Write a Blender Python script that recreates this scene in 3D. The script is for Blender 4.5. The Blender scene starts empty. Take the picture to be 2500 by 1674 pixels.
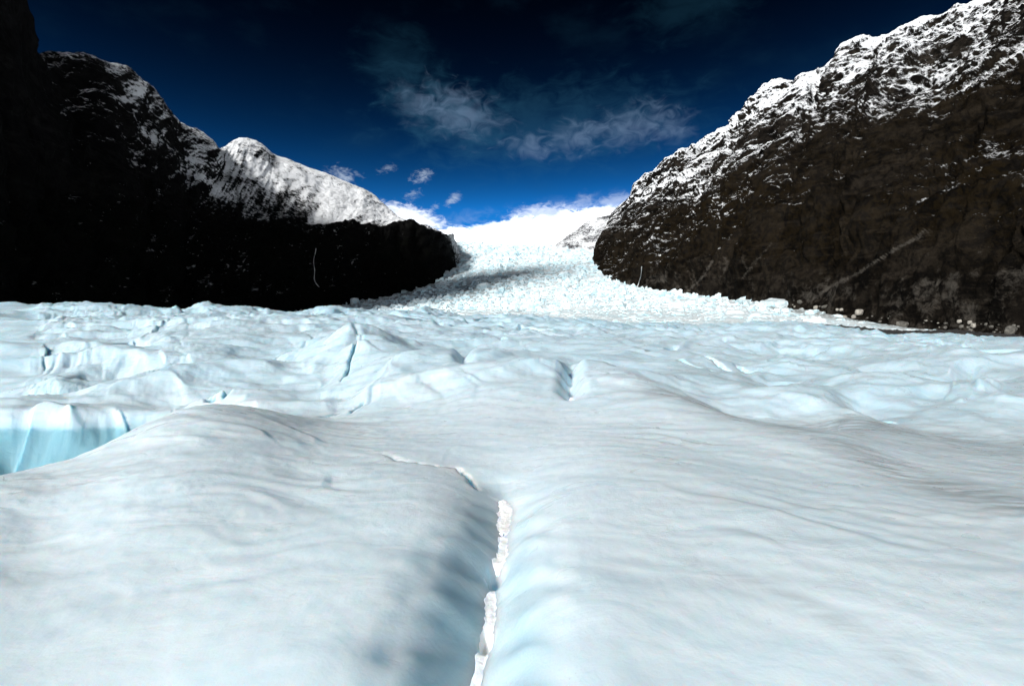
import bpy, math, random
import numpy as np

random.seed(7)
RNG = np.random.default_rng(11)
R = math.radians
scene = bpy.context.scene
COL = scene.collection

# ------------------------------------------------------------------ camera
F = 1250.0            # focal length in photo pixels (2500 px wide)
HOR = 780.0           # photo row of the true horizon
EYE = 1.7
PITCH = math.atan((837.0 - HOR) / F)
cam_d = bpy.data.cameras.new('camera')
cam_d.lens = 18.0
cam_d.sensor_width = 36.0
cam_d.clip_start = 0.05
cam_d.clip_end = 30000
cam = bpy.data.objects.new('camera', cam_d)
COL.objects.link(cam)
cam.location = (0, 0, EYE)
cam.rotation_euler = (R(90) - PITCH, 0, 0)
scene.camera = cam

# ------------------------------------------------------------------ light
SUN_AZ = R(-141)       # 0 = straight ahead (+Y), negative = to the left
SUN_EL = R(31)
EXPOSURE = 1.9
SKY_STRENGTH = 0.051
scene.view_settings.view_transform = 'Standard'
scene.view_settings.look = 'None'
scene.view_settings.exposure = EXPOSURE
scene.view_settings.gamma = 1.0
scene.view_settings.use_curve_mapping = False
scene.render.engine = 'CYCLES'
scene.cycles.max_bounces = 6
scene.cycles.diffuse_bounces = 3
scene.cycles.glossy_bounces = 2
scene.cycles.use_denoising = True
scene.cycles.use_adaptive_sampling = True
scene.cycles.adaptive_threshold = 0.03

sun_d = bpy.data.lights.new('sun', 'SUN')
sun_d.energy = 1.5
sun_d.angle = R(11.0)
sun_d.color = (1.0, 0.985, 0.955)
sun = bpy.data.objects.new('sun', sun_d)
COL.objects.link(sun)
SUNV = np.array([math.sin(SUN_AZ) * math.cos(SUN_EL), math.cos(SUN_AZ) * math.cos(SUN_EL), math.sin(SUN_EL)])
from mathutils import Vector
sun.rotation_euler = Vector(SUNV).to_track_quat('Z', 'Y').to_euler()
sun.location = tuple(SUNV * 3000)


class NT:
    """small helper to write node graphs as expressions"""
    def __init__(self, tree):
        self.t = tree
        self.n = tree.nodes
        self.l = tree.links

    def node(self, kind, **kw):
        nd = self.n.new(kind)
        for k, v in kw.items():
            setattr(nd, k, v)
        return nd

    def put(self, sock, v):
        if isinstance(v, bpy.types.NodeSocket):
            self.l.new(v, sock)
        elif v is not None:
            sock.default_value = v

    def math(self, op, a, b=None, c=None, clamp=False):
        nd = self.node('ShaderNodeMath', operation=op, use_clamp=clamp)
        self.put(nd.inputs[0], a)
        if b is not None:
            self.put(nd.inputs[1], b)
        if c is not None:
            self.put(nd.inputs[2], c)
        return nd.outputs[0]

    def smooth(self, v, lo, hi, a=0.0, b=1.0):
        nd = self.node('ShaderNodeMapRange', interpolation_type='SMOOTHSTEP')
        self.put(nd.inputs['Value'], v)
        self.put(nd.inputs['From Min'], lo)
        self.put(nd.inputs['From Max'], hi)
        self.put(nd.inputs['To Min'], a)
        self.put(nd.inputs['To Max'], b)
        return nd.outputs[0]

    def noise(self, vec, scale, detail=4.0, rough=0.5, dist=0.0, dim='3D'):
        nd = self.node('ShaderNodeTexNoise', noise_dimensions=dim)
        self.put(nd.inputs['Vector'], vec)
        nd.inputs['Scale'].default_value = scale
        nd.inputs['Detail'].default_value = detail
        nd.inputs['Roughness'].default_value = rough
        nd.inputs['Distortion'].default_value = dist
        return nd.outputs[0]

    def mapping(self, vec, loc=(0, 0, 0), rot=(0, 0, 0), scale=(1, 1, 1)):
        nd = self.node('ShaderNodeMapping')
        self.put(nd.inputs['Vector'], vec)
        nd.inputs['Location'].default_value = loc
        nd.inputs['Rotation'].default_value = rot
        nd.inputs['Scale'].default_value = scale
        return nd.outputs[0]

    def mix(self, fac, a, b):
        nd = self.node('ShaderNodeMix', data_type='RGBA')
        self.put(nd.inputs[0], fac)
        self.put(nd.inputs[6], a if isinstance(a, bpy.types.NodeSocket) else (*a, 1) if len(a) == 3 else a)
        self.put(nd.inputs[7], b if isinstance(b, bpy.types.NodeSocket) else (*b, 1) if len(b) == 3 else b)
        return nd.outputs[2]

    def attr(self, name):
        nd = self.node('ShaderNodeAttribute', attribute_name=name)
        return nd.outputs['Fac']


# ------------------------------------------------------------------ sky and clouds (at infinity, by direction)
world = bpy.data.worlds.new('World')
scene.world = world
world.use_nodes = True
world.cycles.sampling_method = 'MANUAL'
world.cycles.sample_map_resolution = 512
w = NT(world.node_tree)
w.n.clear()
w_out = w.node('ShaderNodeOutputWorld')
w_bg = w.node('ShaderNodeBackground')
w_bg.inputs['Strength'].default_value = SKY_STRENGTH
w.l.new(w_bg.outputs[0], w_out.inputs[0])
sky = w.node('ShaderNodeTexSky', sky_type='NISHITA', sun_disc=False)
sky.sun_elevation = SUN_EL
sky.sun_rotation = SUN_AZ
sky.altitude = 2500
sky.air_density = 0.75
sky.dust_density = 0.25
sky.ozone_density = 5.0
deep = w.node('ShaderNodeGamma')
deep.inputs[1].default_value = 1.75
w.l.new(sky.outputs[0], deep.inputs[0])
tint = w.node('ShaderNodeMix', data_type='RGBA', blend_type='MULTIPLY')
tint.inputs[0].default_value = 1.0
w.l.new(deep.outputs[0], tint.inputs[6])
tint.inputs[7].default_value = (0.04, 0.225, 0.20, 1)

tc = w.node('ShaderNodeTexCoord')
sep = w.node('ShaderNodeSeparateXYZ')
w.l.new(tc.outputs['Generated'], sep.inputs[0])
dx, dy, dz = sep.outputs
az = w.math('MULTIPLY', w.math('ARCTAN2', dx, dy), 57.29578)
el = w.math('MULTIPLY', w.math('ARCSINE', dz), 57.29578)
comb = w.node('ShaderNodeCombineXYZ')
w.l.new(az, comb.inputs[0]); w.l.new(w.math('MULTIPLY', el, 2.0), comb.inputs[1])
ae = comb.outputs[0]


def az_el(px, py):
    a = math.atan2(px - 1250, F)
    e = math.atan2(HOR - py, math.hypot(px - 1250, F))
    return math.degrees(a), math.degrees(e)


# the clear sky deepens quickly with height, all the way round
fall = w.node('ShaderNodeMix', data_type='RGBA', blend_type='MULTIPLY')
fall.inputs[0].default_value = 1.0
w.l.new(tint.outputs[2], fall.inputs[6])
w.l.new(w.math('POWER', 2.0, w.math('MULTIPLY', w.math('MAXIMUM', w.math('SUBTRACT', el, 12.0), 0.0), -0.26)), fall.inputs[7])
sky_col = fall.outputs[2]
n_big = w.noise(ae, 0.10, 5, 0.55)
n_mid = w.noise(ae, 0.35, 6, 0.6, 0.6)
n_fine = w.noise(ae, 1.1, 6, 0.62, 0.8)
n_cir = w.noise(w.mapping(ae, rot=(0, 0, R(14)), scale=(1.0, 0.8, 1.0)), 0.55, 7, 0.52, 0.9)


def blob(px, py, rx, ry, tilt, noise, amp, lo, hi):
    """soft cloud mask round one direction; radii in degrees"""
    a0, e0 = az_el(px, py)
    ca, sa = math.cos(R(tilt)), math.sin(R(tilt))
    u0 = w.math('SUBTRACT', az, a0)
    v0 = w.math('SUBTRACT', el, e0)
    u = w.math('DIVIDE', w.math('ADD', w.math('MULTIPLY', u0, ca), w.math('MULTIPLY', v0, sa)), rx)
    v = w.math('DIVIDE', w.math('SUBTRACT', w.math('MULTIPLY', v0, ca), w.math('MULTIPLY', u0, sa)), ry)
    d2 = w.math('ADD', w.math('MULTIPLY', u, u), w.math('MULTIPLY', v, v))
    f = w.math('SUBTRACT', 1.0, w.math('SQRT', d2))
    f = w.math('ADD', f, w.math('MULTIPLY', w.math('SUBTRACT', noise, 0.5), amp))
    return w.smooth(f, lo, hi)


CIRRUS = (0.52, 0.60, 0.78)
WHITE = (15.5, 16.2, 17.0)
col = sky_col
# thin high veil with faint lighter streaks, everywhere in the sky
veil = w.math('MULTIPLY', w.smooth(n_big, 0.48, 0.78), 0.10)
col = w.mix(veil, col, (0.10, 0.38, 0.65))
for (px, py, rx, ry, t, k) in ((1340, 325, 21, 6.0, 2, 0.15), (1080, 290, 9, 4.5, -14, 0.15),
                               (1690, 20, 9, 3.5, 8, 0.07), (980, 180, 6, 4, 0, 0.08)):
    m = w.math('MULTIPLY', blob(px, py, rx, ry, t, n_mid, 1.5, 0.0, 1.0), k)
    col = w.mix(m, col, (0.25, 1.0, 1.6))
for (px, py, rx, ry, t, k) in ((1130, 287, 5.4, 2.6, -16, 0.60), (1015, 265, 3.0, 2.0, -20, 0.30),
                               (1292, 366, 2.8, 1.6, -10, 0.55), (1400, 345, 4.4, 1.9, 8, 0.52),
                               (1530, 320, 5.6, 2.2, 6, 0.58), (1630, 318, 3.0, 2.0, -25, 0.40)):
    m = w.math('MULTIPLY', blob(px, py, rx, ry, t, n_cir, 2.2, -0.15, 1.25), 0.56 * k)
    col = w.mix(m, col, (1.25, 1.85, 2.8))
# small torn puffs over the ridge
for (px, py, rx, ry, t, k) in ((840, 434, 1.9, 1.0, 0, 0.8), (948, 417, 1.3, 0.45, 18, 0.45), (1033, 436, 1.5, 0.75, 18, 0.75),
                               (1010, 480, 1.2, 0.6, 22, 0.6), (1108, 490, 1.2, 0.6, 32, 0.85), (1063, 509, 0.9, 0.45, 30, 0.55)):
    m = w.math('MULTIPLY', blob(px, py, rx, ry, t, n_fine, 3.0, 0.0, 1.7), k)
    col = w.mix(m, col, (3.2, 3.8, 4.6))
# low cloud bank round the whole horizon
top = w.math('ADD', 9.75, w.math('MULTIPLY', w.math('MINIMUM', w.math('DIVIDE', w.math('ABSOLUTE', w.math('ADD', az, 7.5)), 17.0), 1.0), 2.3))
gap = w.math('SUBTRACT', top, el)
gap = w.math('ADD', gap, w.math('MULTIPLY', w.math('SUBTRACT', n_mid, 0.5), 1.6))
gap = w.math('ADD', gap, w.math('MULTIPLY', w.math('SUBTRACT', n_fine, 0.5), 0.8))
fringe = w.math('MULTIPLY', w.smooth(gap, -2.2, 1.2), 0.30)
fringe = w.math('MULTIPLY', fringe, w.smooth(n_mid, 0.38, 0.62))
col = w.mix(fringe, col, (4.5, 5.0, 6.0))
for (px, py, rx, ry, t, k) in ((1010, 535, 4.6, 1.5, -14, 0.9), (1330, 528, 5.0, 1.4, 4, 0.5), (1425, 508, 1.3, 1.8, 0, 0.16), (1500, 497, 3.0, 1.0, 8, 0.25)):
    m = w.math('MULTIPLY', blob(px, py, rx, ry, t, n_fine, 1.3, 0.0, 0.75), k)
    col = w.mix(m, col, (7.0, 7.3, 7.8))
bank = w.smooth(gap, -0.35, 0.55)
col = w.mix(bank, col, WHITE)
w.l.new(col, w_bg.inputs['Color'])


# ------------------------------------------------------------------ numeric helpers
_perm = np.random.default_rng(3).permutation(256).astype(np.int64)
_g3 = np.random.default_rng(4).normal(size=(256, 3))
_g3 /= np.linalg.norm(_g3, axis=1, keepdims=True)


def perlin2(x, y, seed=0):
    xi = np.floor(x).astype(np.int64); yi = np.floor(y).astype(np.int64)
    xf = x - xi; yf = y - yi
    u = xf * xf * xf * (xf * (xf * 6 - 15) + 10)
    v = yf * yf * yf * (yf * (yf * 6 - 15) + 10)

    def g(i, j):
        h = _perm[(_perm[(xi + i + seed * 17) & 255] + yi + j) & 255]
        a = h * (2 * math.pi / 256)
        return np.cos(a) * (xf - i) + np.sin(a) * (yf - j)
    n0 = g(0, 0) * (1 - u) + g(1, 0) * u
    n1 = g(0, 1) * (1 - u) + g(1, 1) * u
    return (n0 * (1 - v) + n1 * v) * 1.45


def perlin3(p, seed=0):
    x, y, z = p[..., 0], p[..., 1], p[..., 2]
    xi = np.floor(x).astype(np.int64); yi = np.floor(y).astype(np.int64); zi = np.floor(z).astype(np.int64)
    xf = x - xi; yf = y - yi; zf = z - zi
    fd = lambda t: t * t * t * (t * (t * 6 - 15) + 10)
    u, v, s = fd(xf), fd(yf), fd(zf)
    out = 0
    for i in (0, 1):
        for j in (0, 1):
            for k in (0, 1):
                h = _perm[(_perm[(_perm[(xi + i + seed * 31) & 255] + yi + j) & 255] + zi + k) & 255]
                g = _g3[h]
                d = g[..., 0] * (xf - i) + g[..., 1] * (yf - j) + g[..., 2] * (zf - k)
                out = out + d * (u if i else 1 - u) * (v if j else 1 - v) * (s if k else 1 - s)
    return out * 1.5


def fbm2(x, y, octs, seed=0, gain=0.5, ridged=False):
    a, f, o, tot = 1.0, 1.0, 0, 0
    for i in range(octs):
        n = perlin2(x * f + 13.7 * i, y * f - 7.3 * i, seed + i)
        if ridged:
            n = 1 - 2 * np.abs(n)
        o = o + a * n
        tot += a
        a *= gain
        f *= 2.03
    return o / tot


def fbm3(p, octs, seed=0, gain=0.5, ridged=False):
    a, f, o, tot = 1.0, 1.0, 0, 0
    for i in range(octs):
        n = perlin3(p * f + 11.3 * i, seed + i)
        if ridged:
            n = 1 - 2 * np.abs(n)
        o = o + a * n
        tot += a
        a *= gain
        f *= 2.03
    return o / tot


def sstep(x, a, b):
    t = np.clip((x - a) / (b - a), 0, 1)
    return t * t * (3 - 2 * t)


def P(px, py, Y):
    """a point of the place seen at a photo position, Y metres ahead"""
    return ((px - 1250.0) / F * Y, Y, EYE + (HOR - py) / F * Y)


def tps_fit(uv, val, lam=1e-4):
    n = len(uv)
    d2 = ((uv[:, None, :] - uv[None, :, :]) ** 2).sum(-1)
    K = 0.5 * d2 * np.log(d2 + 1e-12) + lam * np.eye(n)
    Q = np.c_[np.ones(n), uv]
    A = np.block([[K, Q], [Q.T, np.zeros((3, 3))]])
    return np.linalg.solve(A, np.r_[val, 0, 0, 0])


def tps_eval(sol, uv, U, V):
    n = len(uv)
    out = sol[n] + sol[n + 1] * U + sol[n + 2] * V
    for i in range(n):
        d2 = (U - uv[i, 0]) ** 2 + (V - uv[i, 1]) ** 2
        out = out + sol[i] * 0.5 * d2 * np.log(d2 + 1e-12)
    return out


def link_mesh(name, verts, faces_idx, face_len, mat, parent=None, smooth=True, attrs=None):
    """verts (n,3); faces_idx flat loop list; all faces have face_len corners"""
    me = bpy.data.meshes.new(name)
    nf = len(faces_idx) // face_len
    me.vertices.add(len(verts))
    me.vertices.foreach_set('co', np.ascontiguousarray(verts, dtype=np.float32).ravel())
    me.loops.add(len(faces_idx))
    me.loops.foreach_set('vertex_index', np.ascontiguousarray(faces_idx, dtype=np.int32))
    me.polygons.add(nf)
    me.polygons.foreach_set('loop_start', np.arange(nf, dtype=np.int32) * face_len)
    me.polygons.foreach_set('loop_total', np.full(nf, face_len, dtype=np.int32))
    me.polygons.foreach_set('use_smooth', np.full(nf, smooth, dtype=bool))
    me.update(calc_edges=True)
    for k, a in (attrs or {}).items():
        at = me.attributes.new(k, 'FLOAT', 'POINT')
        at.data.foreach_set('value', np.ascontiguousarray(a, dtype=np.float32).ravel())
    me.materials.append(mat)
    o = bpy.data.objects.new(name, me)
    COL.objects.link(o)
    o.parent = parent
    return o


def grid_object(name, pts, mat, parent=None, smooth=True, attrs=None, flip=False):
    nu, nv = pts.shape[:2]
    idx = np.arange(nu * nv).reshape(nu, nv)
    q = np.stack([idx[:-1, :-1], idx[1:, :-1], idx[1:, 1:], idx[:-1, 1:]], -1)
    if flip:
        q = q[..., ::-1]
    return link_mesh(name, pts.reshape(-1, 3), q.ravel(), 4, mat, parent, smooth, attrs)


def grid_normals(p):
    du = np.gradient(p, axis=0); dv = np.gradient(p, axis=1)
    n = np.cross(du, dv)
    n /= np.linalg.norm(n, axis=-1, keepdims=True) + 1e-9
    return n


def tag(o, label=None, cat=None, group=None, kind=None):
    if label: o['label'] = label
    if cat: o['category'] = cat
    if group: o['group'] = group
    if kind: o['kind'] = kind
    return o


# ------------------------------------------------------------------ materials
def new_mat(name):
    m = bpy.data.materials.new(name)
    m.use_nodes = True
    t = NT(m.node_tree)
    t.n.clear()
    out = t.node('ShaderNodeOutputMaterial')
    b = t.node('ShaderNodeBsdfPrincipled')
    t.l.new(b.outputs[0], out.inputs[0])
    return m, t, b


def mat_ice():
    m, t, b = new_mat('glacier_ice')
    g = t.node('ShaderNodeNewGeometry')
    pos = g.outputs['Position']
    dirt = t.attr('dirt'); clear = t.attr('clear'); flute = t.attr('flute')
    lg = t.noise(pos, 0.55, 5, 0.6, 0.4)
    md = t.noise(t.mapping(pos, rot=(0, 0, R(28)), scale=(0.8, 1.5, 1.0)), 1.6, 5, 0.52, 1.2)
    fn = t.noise(pos, 30.0, 5, 0.68)
    white = (0.715, 0.825, 0.895)
    blue = (0.30, 0.545, 0.67)
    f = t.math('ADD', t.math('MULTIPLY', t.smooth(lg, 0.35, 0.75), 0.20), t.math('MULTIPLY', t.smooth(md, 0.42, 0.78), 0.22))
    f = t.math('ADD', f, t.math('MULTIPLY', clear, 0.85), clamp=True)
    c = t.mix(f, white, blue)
    c = t.mix(t.smooth(clear, 0.55, 1.0), c, (0.17, 0.37, 0.45))  # deep teal: densest ice, and vignette shade painted on the trench wall
    # wind-blown grit: grey films with ragged edges
    gr = t.noise(t.mapping(pos, rot=(0, 0, R(-12)), scale=(0.5, 3.0, 1.0)), 3.2, 7, 0.66, 0.6)
    dm = t.math('MULTIPLY', dirt, t.smooth(gr, 0.30, 0.66))
    c = t.mix(t.math('MULTIPLY', dm, 0.92, clamp=True), c, (0.21, 0.235, 0.25))
    speck = t.math('MULTIPLY', t.smooth(t.noise(pos, 60.0, 2, 0.5), 0.70, 0.76), t.smooth(lg, 0.5, 0.65))
    c = t.mix(t.math('MULTIPLY', speck, 0.40), c, (0.22, 0.22, 0.22))
    t.put(b.inputs['Base Color'], c)
    b.subsurface_method = 'RANDOM_WALK'
    b.inputs['Subsurface Weight'].default_value = 1.0
    b.inputs['Subsurface Radius'].default_value = (0.40, 0.80, 1.0)
    b.inputs['Subsurface Scale'].default_value = 0.28
    rg = t.math('ADD', 0.26, t.math('MULTIPLY', t.smooth(md, 0.3, 0.7), 0.26))
    t.put(b.inputs['Roughness'], rg)
    b.inputs['IOR'].default_value = 1.31
    b.inputs['Specular IOR Level'].default_value = 0.5
    bn = t.node('ShaderNodeBump')
    bn.inputs['Strength'].default_value = 0.45
    bn.inputs['Distance'].default_value = 0.03
    hsum = t.math('ADD', t.math('MULTIPLY', md, 1.2), t.math('MULTIPLY', fn, 0.30))
    t.put(bn.inputs['Height'], hsum)
    t.l.new(bn.outputs[0], b.inputs['Normal'])
    return m


def mat_serac_ice(name='icefall_ice'):
    m, t, b = new_mat(name)
    g = t.node('ShaderNodeNewGeometry')
    pos = g.outputs['Position']
    n1 = t.noise(pos, 0.05, 4, 0.6)
    n2 = t.noise(pos, 0.35, 4, 0.6)
    f = t.math('ADD', t.math('MULTIPLY', t.smooth(n1, 0.4, 0.7), 0.35), t.math('MULTIPLY', t.smooth(n2, 0.5, 0.7), 0.35))
    f = t.math('ADD', f, t.math('MULTIPLY', t.attr('clear'), 0.8), clamp=True)
    c = t.mix(f, (0.76, 0.81, 0.835), (0.33, 0.59, 0.68))
    dm = t.math('MULTIPLY', t.attr('dirt'), t.smooth(n2, 0.25, 0.6))
    c = t.mix(t.math('MULTIPLY', dm, 0.9, clamp=True), c, (0.13, 0.12, 0.105))
    t.put(b.inputs['Base Color'], c)
    b.inputs['Roughness'].default_value = 0.7
    bn = t.node('ShaderNodeBump')
    bn.inputs['Strength'].default_value = 0.8
    bn.inputs['Distance'].default_value = 1.2
    t.put(bn.inputs['Height'], n2)
    t.l.new(bn.outputs[0], b.inputs['Normal'])
    return m


def mat_mountain(name, rock_a, rock_b, moss, snow=(0.84, 0.855, 0.875), fs=1.0):
    m, t, b = new_mat(name)
    g = t.node('ShaderNodeNewGeometry')
    pos = g.outputs['Position']
    sn = t.attr('snow'); ms = t.attr('moss'); pale = t.attr('pale')
    n1 = t.noise(pos, 0.030 * fs, 8, 0.72, 0.6)
    n2 = t.noise(pos, 0.14 * fs, 6, 0.74, 0.3)
    n3 = t.noise(pos, 0.45 * fs, 3, 0.6)
    strat = t.noise(t.mapping(pos, rot=(R(18), R(-38), 0), scale=(0.35, 0.35, 2.2)), 0.06 * fs, 7, 0.7, 0.5)
    rock = t.mix(t.smooth(n1, 0.42, 0.60), rock_a, rock_b)
    rock = t.mix(t.math('MULTIPLY', t.smooth(strat, 0.50, 0.62), 0.42), rock, tuple(2.2 * q for q in rock_b))
    rock = t.mix(t.math('MULTIPLY', t.smooth(n2, 0.52, 0.46), 0.6), rock, tuple(0.35 * q for q in rock_a))
    mf = t.math('MULTIPLY', ms, t.smooth(n2, 0.42, 0.54))
    rock = t.mix(mf, rock, moss)
    pf = t.math('MULTIPLY', t.smooth(t.math('ADD', pale, t.math('MULTIPLY', t.math('SUBTRACT', n2, 0.5), 1.6)), 0.30, 0.75), 0.8, clamp=True)
    rock = t.mix(pf, rock, (0.080, 0.072, 0.062))
    brk = t.math('ADD', t.math('MULTIPLY', t.math('SUBTRACT', n2, 0.5), 1.5), t.math('MULTIPLY', t.math('SUBTRACT', n3, 0.5), 0.8))
    s = t.smooth(t.math('ADD', sn, brk), 0.34, 0.72)
    c = t.mix(s, rock, snow)
    t.put(b.inputs['Base Color'], c)
    b.inputs['Roughness'].default_value = 0.9
    b.inputs['Specular IOR Level'].default_value = 0.03
    bn = t.node('ShaderNodeBump')
    bn.inputs['Strength'].default_value = 1.0
    bn.inputs['Distance'].default_value = 5.0 / fs
    t.put(bn.inputs['Height'], t.math('ADD', n2, t.math('MULTIPLY', s, 0.15)))
    t.l.new(bn.outputs[0], b.inputs['Normal'])
    return m


def mat_snow():
    m, t, b = new_mat('fresh_snow')
    g = t.node('ShaderNodeNewGeometry')
    n = t.noise(g.outputs['Position'], 40.0, 5, 0.65)
    c = t.mix(t.smooth(n, 0.3, 0.7), (0.86, 0.88, 0.90), (0.93, 0.935, 0.94))
    t.put(b.inputs['Base Color'], c)
    b.inputs['Roughness'].default_value = 0.8
    b.inputs['Subsurface Weight'].default_value = 1.0
    b.inputs['Subsurface Radius'].default_value = (0.6, 0.8, 1.0)
    b.inputs['Subsurface Scale'].default_value = 0.02
    bn = t.node('ShaderNodeBump')
    bn.inputs['Strength'].default_value = 0.6
    bn.inputs['Distance'].default_value = 0.012
    t.put(bn.inputs['Height'], n)
    t.l.new(bn.outputs[0], b.inputs['Normal'])
    return m


def mat_stone(name, a, bcol, scale):
    m, t, b = new_mat(name)
    tcn = t.node('ShaderNodeTexCoord')
    n = t.noise(tcn.outputs['Object'], scale, 6, 0.65, 0.3)
    t.put(b.inputs['Base Color'], t.mix(t.smooth(n, 0.35, 0.68), a, bcol))
    b.inputs['Roughness'].default_value = 0.9
    bn = t.node('ShaderNodeBump')
    bn.inputs['Strength'].default_value = 0.8
    bn.inputs['Distance'].default_value = 0.3
    t.put(bn.inputs['Height'], n)
    t.l.new(bn.outputs[0], b.inputs['Normal'])
    return m


def mat_water():
    m, t, b = new_mat('falling_water')
    g = t.node('ShaderNodeNewGeometry')
    n = t.noise(t.mapping(g.outputs['Position'], scale=(1, 1, 0.15)), 0.8, 4, 0.6)
    t.put(b.inputs['Base Color'], t.mix(t.smooth(n, 0.35, 0.65), (0.45, 0.47, 0.48), (0.8, 0.82, 0.83)))
    b.inputs['Roughness'].default_value = 0.5
    return m


ICE = mat_ice()
SERAC = mat_serac_ice()
SNOW = mat_snow()
WATER = mat_water()
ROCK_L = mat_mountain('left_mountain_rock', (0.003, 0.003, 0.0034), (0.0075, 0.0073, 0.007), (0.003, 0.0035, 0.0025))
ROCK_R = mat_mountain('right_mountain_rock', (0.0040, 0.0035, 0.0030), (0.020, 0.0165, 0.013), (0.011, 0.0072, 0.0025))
ROCK_F = mat_mountain('far_mountain_rock', (0.05, 0.05, 0.055), (0.10, 0.10, 0.11), (0.05, 0.05, 0.05))
STONE_PALE = mat_stone('pale_boulder_stone', (0.22, 0.205, 0.18), (0.42, 0.39, 0.34), 0.9)
STONE_GREY = mat_stone('grey_boulder_stone', (0.06, 0.057, 0.05), (0.16, 0.15, 0.13), 0.9)
DEBRIS = mat_stone('moraine_debris', (0.008, 0.008, 0.009), (0.045, 0.043, 0.04), 0.6)

# ------------------------------------------------------------------ glacier surface in the foreground
pts = []


def g(x, Y, z):
    pts.append((x, Y, z))


def a(*rows):
    for r in rows:
        pts.append(P(*r))


# near dome, flat at the feet
for x, Y, z in ((-5, -.5, 0), (0, -.5, .02), (5, -.5, -.1), (-3, 1, .02), (3, 1, 0), (0, 1.2, .03), (-1.3, 2.4, .04), (1.3, 2.4, .05),
                (-2.8, 2.6, .0), (2.8, 2.6, -.02), (-.9, 3.6, .10), (.75, 3.6, .11), (-2.3, 4, .07), (2.2, 4, .08), (-3.8, 4, .0),
                (3.9, 4, -.06), (-.8, 4.8, .08), (.65, 4.8, .09), (-2.2, 5.4, .05), (2.0, 5.4, .06), (-6, 2.5, -.3), (6, 2.5, -.3),
                (-.1, 5.6, -.10), (-.15, 6.4, -.08), (.3, 7.2, -.03), (-1.2, 6.8, -.02), (1.2, 6.6, .06)):
    g(x, Y, z)
a((-250, 1230, 5), (0, 1165, 5.5), (200, 1110, 6.6), (330, 1052, 8), (430, 1027, 9), (560, 1012, 10))
for x, Y, z in ((-12, 9, -1.9), (-9.6, 9.2, -1.8), (-8.3, 9.6, -1.6), (-7.4, 10.4, -1.3), (-6.6, 11.3, -1.0), (-9.2, 7.8, -1.3)):
    g(x, Y, z)
a((0, 1047, 12), (150, 1045, 12), (300, 1033, 12.5), (0, 1165, 11.2), (150, 1150, 11.2), (0, 1005, 15), (150, 992, 15), (-200, 1050, 12))
a((127, 943, 17), (290, 937, 17.5), (417, 896, 18), (550, 892, 19), (508, 1000, 13), (350, 985, 14), (430, 950, 15.5))
a((250, 955, 22), (420, 925, 22), (560, 912, 23.5))
a((0, 849, 28), (236, 845, 28), (327, 865, 26), (417, 885, 25), (508, 900, 23), (0, 935, 21.5), (200, 925, 22.5), (100, 895, 24.5), (-250, 850, 28), (-250, 940, 20))
a((0, 856, 34), (236, 850, 33), (360, 872, 31))
a((0, 800, 45), (174, 798, 45), (400, 794, 45), (472, 791, 45), (600, 800, 40), (200, 832, 36), (400, 850, 31), (470, 838, 33), (560, 880, 26), (650, 860, 30))
a((100, 804, 54), (300, 802, 54), (500, 800, 54))
a((-250, 762, 75), (0, 755, 75), (170, 755, 75), (225, 750, 75), (298, 756, 75), (381, 768, 75), (472, 767, 75), (523, 756, 75), (581, 762, 75),
  (657, 773, 75), (719, 778, 75), (799, 760, 75), (860, 772, 75), (930, 768, 75))
a((100, 782, 62), (400, 784, 62), (700, 792, 60))
a((-250, 800, 105), (100, 796, 105), (500, 798, 105), (800, 800, 105))
a((515, 916, 17.5), (559, 896, 19), (640, 895, 20), (726, 900, 20.5), (690, 1023, 11.5), (744, 1012, 12), (600, 992, 12.6), (640, 940, 15.8), (650, 915, 25))
a((740, 850, 32), (780, 822, 36), (700, 880, 27))
a((881, 798, 27), (862, 822, 24), (840, 880, 19), (815, 950, 15), (780, 1003, 12.5), (950, 848, 22), (1000, 862, 19.5), (860, 830, 33), (940, 840, 33))
a((930, 877, 17), (1030, 868, 18), (1130, 868, 18), (1230, 868, 17.5), (1290, 878, 16.5), (1350, 903, 15),
  (900, 960, 13), (1000, 960, 12.5), (1100, 960, 12), (1250, 955, 11.7), (1330, 985, 10.8), (850, 1045, 9), (1000, 1050, 8.6), (1200, 1042, 8.4), (1350, 1060, 7.8),
  (1000, 885, 24), (1130, 882, 24), (1250, 885, 23))
a((1433, 907, 15.5), (1549, 938, 13), (1600, 963, 12), (1712, 991, 10.5), (1874, 1036, 9), (2037, 1064, 8), (2215, 1157, 6.4), (2500, 1226, 5.2), (2800, 1310, 4.4),
  (1500, 1050, 8), (1700, 1085, 7.1), (1900, 1160, 5.7))
a((1874, 1052, 12.2), (2050, 1058, 11.4), (2250, 1075, 10.6), (2500, 1115, 9.4), (2800, 1150, 8.5), (1780, 1030, 12.6))
a((1550, 925, 18), (1650, 932, 17), (1750, 945, 16))
a((1834, 987, 14), (1895, 961, 15), (2016, 981, 14.5), (2077, 1011, 13.5), (2138, 1042, 12.5), (1900, 1042, 12.6), (2000, 1046, 12.6), (1950, 985, 18.5))
a((2029, 975, 17), (2077, 914, 20), (2199, 920, 20), (2268, 947, 19), (2420, 950, 19), (2100, 1035, 14), (2300, 1045, 13), (2450, 1060, 12.4), (2150, 935, 25), (2380, 955, 24))
a((1850, 922, 24), (1931, 878, 27), (1964, 898, 26), (1900, 950, 20.5), (1940, 900, 33))
a((2200, 880, 30), (2400, 898, 28), (2550, 890, 30), (2300, 862, 40), (2050, 858, 42), (2480, 868, 42))
for px, py in ((1550, 805), (1793, 807), (1996, 807), (2158, 829), (2300, 833), (2500, 841), (2850, 852)):
    a((px, py, 88), (px, py + 26, 112), (px, py + 12, 62))
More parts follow.
